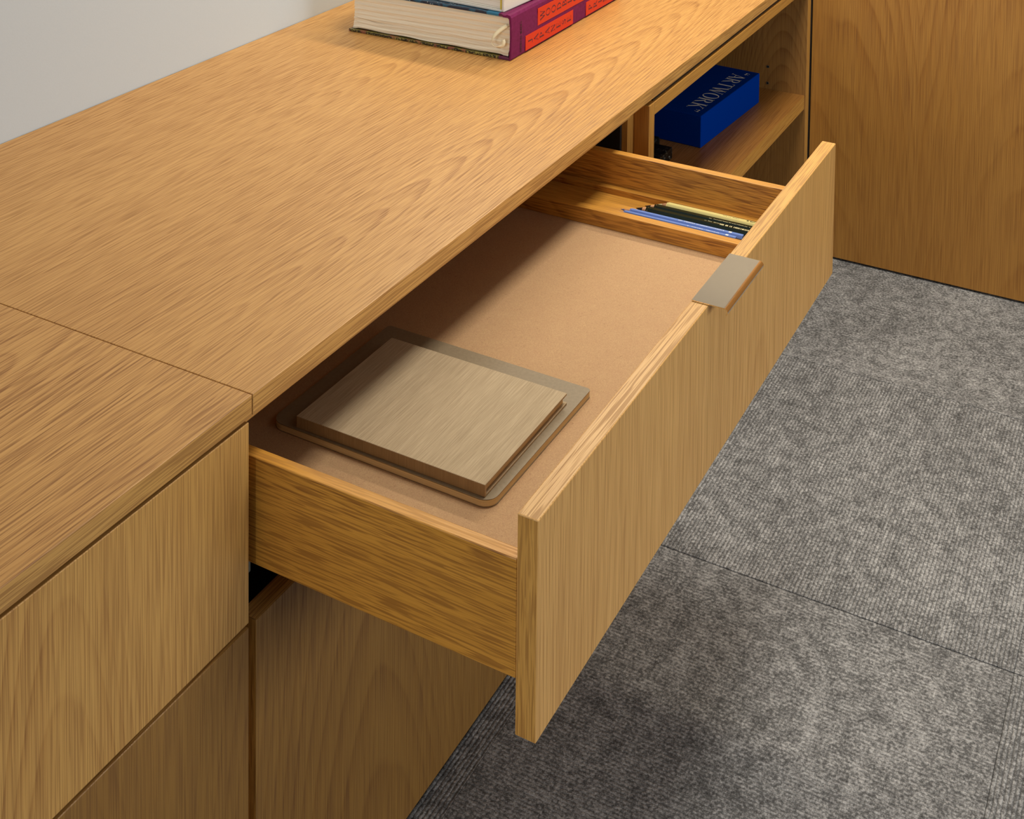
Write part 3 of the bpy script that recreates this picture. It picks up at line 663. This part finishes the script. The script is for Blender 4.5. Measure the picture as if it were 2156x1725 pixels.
link('page_block', bm, [M['npages']], nb)
bm = bmesh.new()
prf = []
for k in range(9):
    a = -math.pi / 2 + math.pi * k / 8; prf.append((Wn / 2 - 0.0012 + 0.0028 * math.cos(a), Tn / 2 + (Tn / 2) * math.sin(a)))
for k in range(8, -1, -1):
    a = -math.pi / 2 + math.pi * k / 8; prf.append((Wn / 2 - 0.0012 + 0.0020 * math.cos(a), Tn / 2 + (Tn / 2 - 0.0008) * math.sin(a)))
n = len(prf); A = [bm.verts.new((x, -Hn / 2 + .003, z)) for x, z in prf]; Bv = [bm.verts.new((x, Hn / 2 - .003, z)) for x, z in prf]
for i in range(n): bm.faces.new((A[i], A[(i + 1) % n], Bv[(i + 1) % n], Bv[i]))
bm.faces.new(A[::-1]); bm.faces.new(Bv); bmesh.ops.recalc_face_normals(bm, faces=bm.faces)
link('spine', bm, [M['taupe']], nb, smooth=True)

lb = root('linen_book', (0.2238, -0.0525, ZL + Tn), 'smaller beige linen hardcover book resting on the taupe notebook', 'book', rz=math.radians(-0.2))
def linen(name, a, lo, hi):
    N = NT(name); v = N.obj(); s = N.sep(v)
    if a == 'X': al, ac = s[0], s[1]
    elif a == 'Z': al, ac = s[2], s[1]
    slub = N.noise(N.comb(N.math('MULTIPLY', al, 22.0), N.math('MULTIPLY', ac, 900.0), 0.0), 1.0, 3.0, 0.65)
    slub2 = N.noise(N.comb(N.math('MULTIPLY', al, 4.0), N.math('MULTIPLY', ac, 90.0), 3.0), 1.0, 2.0, 0.5)
    wx = N.math('SINE', N.math('MULTIPLY', al, 2 * math.pi * 1100)); wy = N.math('SINE', N.math('MULTIPLY', ac, 2 * math.pi * 800))
    t = N.math('ADD', N.math('MULTIPLY', N.mapr(slub, .25, .75, 0, 1), .70), N.math('MULTIPLY', N.mapr(slub2, .3, .7, 0, 1), .14))
    t = N.math('ADD', t, N.math('MULTIPLY', N.math('MULTIPLY', wx, wy), 0.10), clamp=True)
    N.bump(N.math('ADD', slub, N.math('MULTIPLY', N.noise(v, 1800, 2), .6)), 0.35, 0.0004)
    return N.done(N.mix(t, lo, hi), 0.85)
M['linenX'] = linen('beige_linen', 'X', (0.31, 0.228, 0.130), (0.62, 0.49, 0.315))
M['linenZ'] = linen('beige_linen_spine', 'Z', (0.24, 0.172, 0.088), (0.48, 0.365, 0.205))
M['cream'] = plain('cream_paper', (0.66, 0.53, 0.33), 0.7, noise=0.08, nscale=900)
Wl, Hl, Tl = 0.1716, 0.2196, 0.0121
FL = {'z': 0, 'y': 0, 'x': 1}
lbox('cover_board', lb, [(-Wl / 2, Wl / 2, -Hl / 2, Hl / 2, 0, 0.0021, FL)], [M['linenX'], M['linenZ']], bev=0.0004)
lbox('cover_board', lb, [(-Wl / 2, Wl / 2, -Hl / 2, Hl / 2, Tl - 0.0021, Tl, FL)], [M['linenX'], M['linenZ']], bev=0.0004)
lbox('page_block', lb, [(-Wl / 2 + 0.003, Wl / 2 - 0.0032, -Hl / 2 + 0.0032, Hl / 2 - 0.0032, 0.0022, Tl - 0.0022)], [M['cream']], bev=0.0002)
lbox('spine', lb, [(-Wl / 2 - 0.0003, -Wl / 2 + 0.0027, -Hl / 2 - 0.0001, Hl / 2 + 0.0001, 0.0001, Tl + 0.0001, FL)], [M['linenX'], M['linenZ']], bev=0.0005)

# ------------------------------------------------------------------ pencil tray and pencils
pt = root('pencil_tray', (0.763, -0.01, ZL), 'long oak pencil tray fitted along the right side of the open drawer', 'tray')
TF = -0.1168; TR = -0.1081
part('tray_floor', pt, [(0.7331, 0.7962, -0.2640, 0.2440, ZL, TF)], [M['sideq']], bev=0.0003)
part('tray_side', pt, [(0.7190, 0.7331, -0.2655, 0.2440, ZL, TR, {'x': 1, 'z': 0, 'y': 0})], [M['sideq'], M['side']], bev=0.0008)
part('tray_side', pt, [(0.7962, 0.8072, -0.2655, 0.2440, ZL, TR, {'x': 1, 'z': 0, 'y': 0})], [M['sideq'], M['side']], bev=0.0008)

def pencil(x, y_tip, length, dia, paint, lead, wood_len, lead_len, label, wob=0.0, marks=None, wmat='pwood'):
    r = dia / 2
    rt = root('pencil', (x, y_tip, TF), label, 'pencil', 'coloured pencils in the drawer tray', rz=wob)
    zc = r * math.cos(math.pi / 6)
    def rings(spec, n=6, phase=0.0):
        bm = bmesh.new(); prev = None
        for (yy, rad, fl) in spec:
            ring = []
            for k in range(n):
                a = 2 * math.pi * k / n + phase
                ring.append(bm.verts.new((rad * math.cos(a), -(yy + (fl if k % 2 else 0)), zc + rad * math.sin(a))))
            if prev:
                for k in range(n): bm.faces.new((prev[k], prev[(k + 1) % n], ring[(k + 1) % n], ring[k]))
            else: bm.faces.new(ring)
            prev = ring
        bm.faces.new(prev[::-1]); bmesh.ops.recalc_face_normals(bm, faces=bm.faces); return bm
    # barrel: 12 points, scalloped where the paint meets the cut wood
    n = 12
    def hexr(k, rad):
        a = (k % 2) * math.pi / 6
        return rad * (1.0 if k % 2 == 0 else math.cos(math.pi / 6))
    bm = bmesh.new(); prev = None
    y0 = lead_len + wood_len
    for yy, sc, fl in ((y0, 1.0, 0.0024), (y0 + 0.004, 1.0, 0), (length - 0.0006, 1.0, 0), (length, 0.93, 0)):
        ring = []
        for k in range(n):
            a = 2 * math.pi * k / n; rad = hexr(k, r) * sc
            ring.append(bm.verts.new((rad * math.cos(a), -(yy - (fl if k % 2 else 0)), zc + rad * math.sin(a))))
        if prev:
            for k in range(n): bm.faces.new((prev[k], prev[(k + 1) % n], ring[(k + 1) % n], ring[k]))
        else: bm.faces.new(ring)
        prev = ring
    bm.faces.new(prev[::-1]); bmesh.ops.recalc_face_normals(bm, faces=bm.faces)
    link('barrel', bm, [M[paint]], rt, (0, 0, 0))
    rl = r * (lead_len / (lead_len + wood_len)) * 0.95
    link('wood_cone', rings([(lead_len, rl, 0), (y0 + 0.0004, r * 0.90, 0)], 14), [M[wmat]], rt, (0, 0, 0), smooth=False)
    link('lead', rings([(0, 0.0003, 0), (lead_len, rl, 0)], 14), [M[lead]], rt, (0, 0, 0))
    if marks:
        bm = bmesh.new(); zt = zc + r * math.cos(math.pi / 6) + 0.00012
        # printed bars on the upper facet
        for (a, b, x0, x1) in marks[1]:
            vs = [bm.verts.new(p) for p in ((x0 * r, -a, zt), (x1 * r, -a, zt), (x1 * r, -b, zt), (x0 * r, -b, zt))]
            bm.faces.new(vs)
        bmesh.ops.recalc_face_normals(bm, faces=bm.faces)
        for f in list(bm.faces):
            f.normal_update()
            if f.normal.z < 0: f.normal_flip()
        link('printing', bm, [M[marks[0]]], rt, (0, 0, 0))
    return rt
M['pwood'] = plain('cedar_cone', (0.52, 0.27, 0.13), 0.7, noise=0.2, nscale=900)
M['p_blue'] = plain('blue_lacquer', (0.13, 0.225, 0.56), 0.32, noise=0.03)
M['l_blue'] = plain('blue_lead', (0.10, 0.13, 0.35), 0.6, noise=0.1)
M['l_lav'] = plain('lavender_lead', (0.42, 0.34, 0.42), 0.6, noise=0.1)
M['p_green'] = plain('black_green_lacquer', (0.004, 0.012, 0.004), 0.22, noise=0.05)
M['l_black'] = plain('black_lead', (0.006, 0.004, 0.003), 0.5, noise=0.1)
M['p_yel'] = plain('pale_yellow_lacquer', (0.90, 0.78, 0.30), 0.35, noise=0.03)
M['l_cream'] = plain('cream_lead', (0.74, 0.66, 0.34), 0.6, noise=0.05)
M['gold'] = plain('gold_print', (0.78, 0.72, 0.42), 0.35, 0.2, noise=0.05)
M['white'] = plain('white_print', (0.72, 0.74, 0.78), 0.4, noise=0.03)
def bars(a, b, n, x0, x1, fill=0.6, seed=1):
    rr = random.Random(seed); out = []; st = (b - a) / n
    for i in range(n):
        if rr.random() < 0.12: continue
        wdt = st * rr.uniform(0.35, fill + .15); out.append((a + i * st, a + i * st + wdt, x0, x1))
    return out
pencil(0.7400, -0.0262, 0.173, 0.0088, 'p_blue', 'l_lav', 0.0100, 0.0050, 'light blue pencil next to the near tray wall, lavender tip', 0.0,
       ('white', bars(.105, .150, 22, -.2, .1, seed=2) + [(.1585, .1625, -.42, .42)]))
pencil(0.7492, -0.0300, 0.176, 0.0092, 'p_blue', 'l_blue', 0.0110, 0.0055, 'light blue pencil against the dark pencils, blue tip', 0.0,
       ('white', bars(.085, .150, 30, -.2, .15, seed=3) + [(.1560, .1600, -.42, .42)]))
pencil(0.7600, -0.0480, 0.200, 0.0122, 'p_green', 'l_black', 0.0080, 0.0100, 'thick black-green pencil beside the blue pencils', 0.0,
       ('gold', bars(.100, .122, 14, .05, .25, seed=4) + bars(.122, .172, 26, -.35, .25, seed=5)))
pencil(0.7728, -0.0560, 0.200, 0.0122, 'p_green', 'l_black', 0.0080, 0.0090, 'thick black-green pencil beside the yellow pencil', 0.0,
       ('gold', bars(.095, .160, 30, -.55, -.38, seed=6)))
pencil(0.7868, -0.0700, 0.190, 0.0122, 'p_yel', 'l_cream', 0.0095, 0.0060, 'thick pale yellow pencil, farthest in the tray', 0.0,
       ('l_black', bars(.095, .118, 12, .0, .18, seed=7) + bars(.128, .142, 9, -.15, .35, seed=8)))

# ------------------------------------------------------------------ lift the whole design to floor level z = 0
for o in SC.objects:
    if o.parent is None and o.type in {'MESH', 'EMPTY'}:
        o.location.z += H
SC.cycles.use_denoising = True
SC.cycles.max_bounces = 8
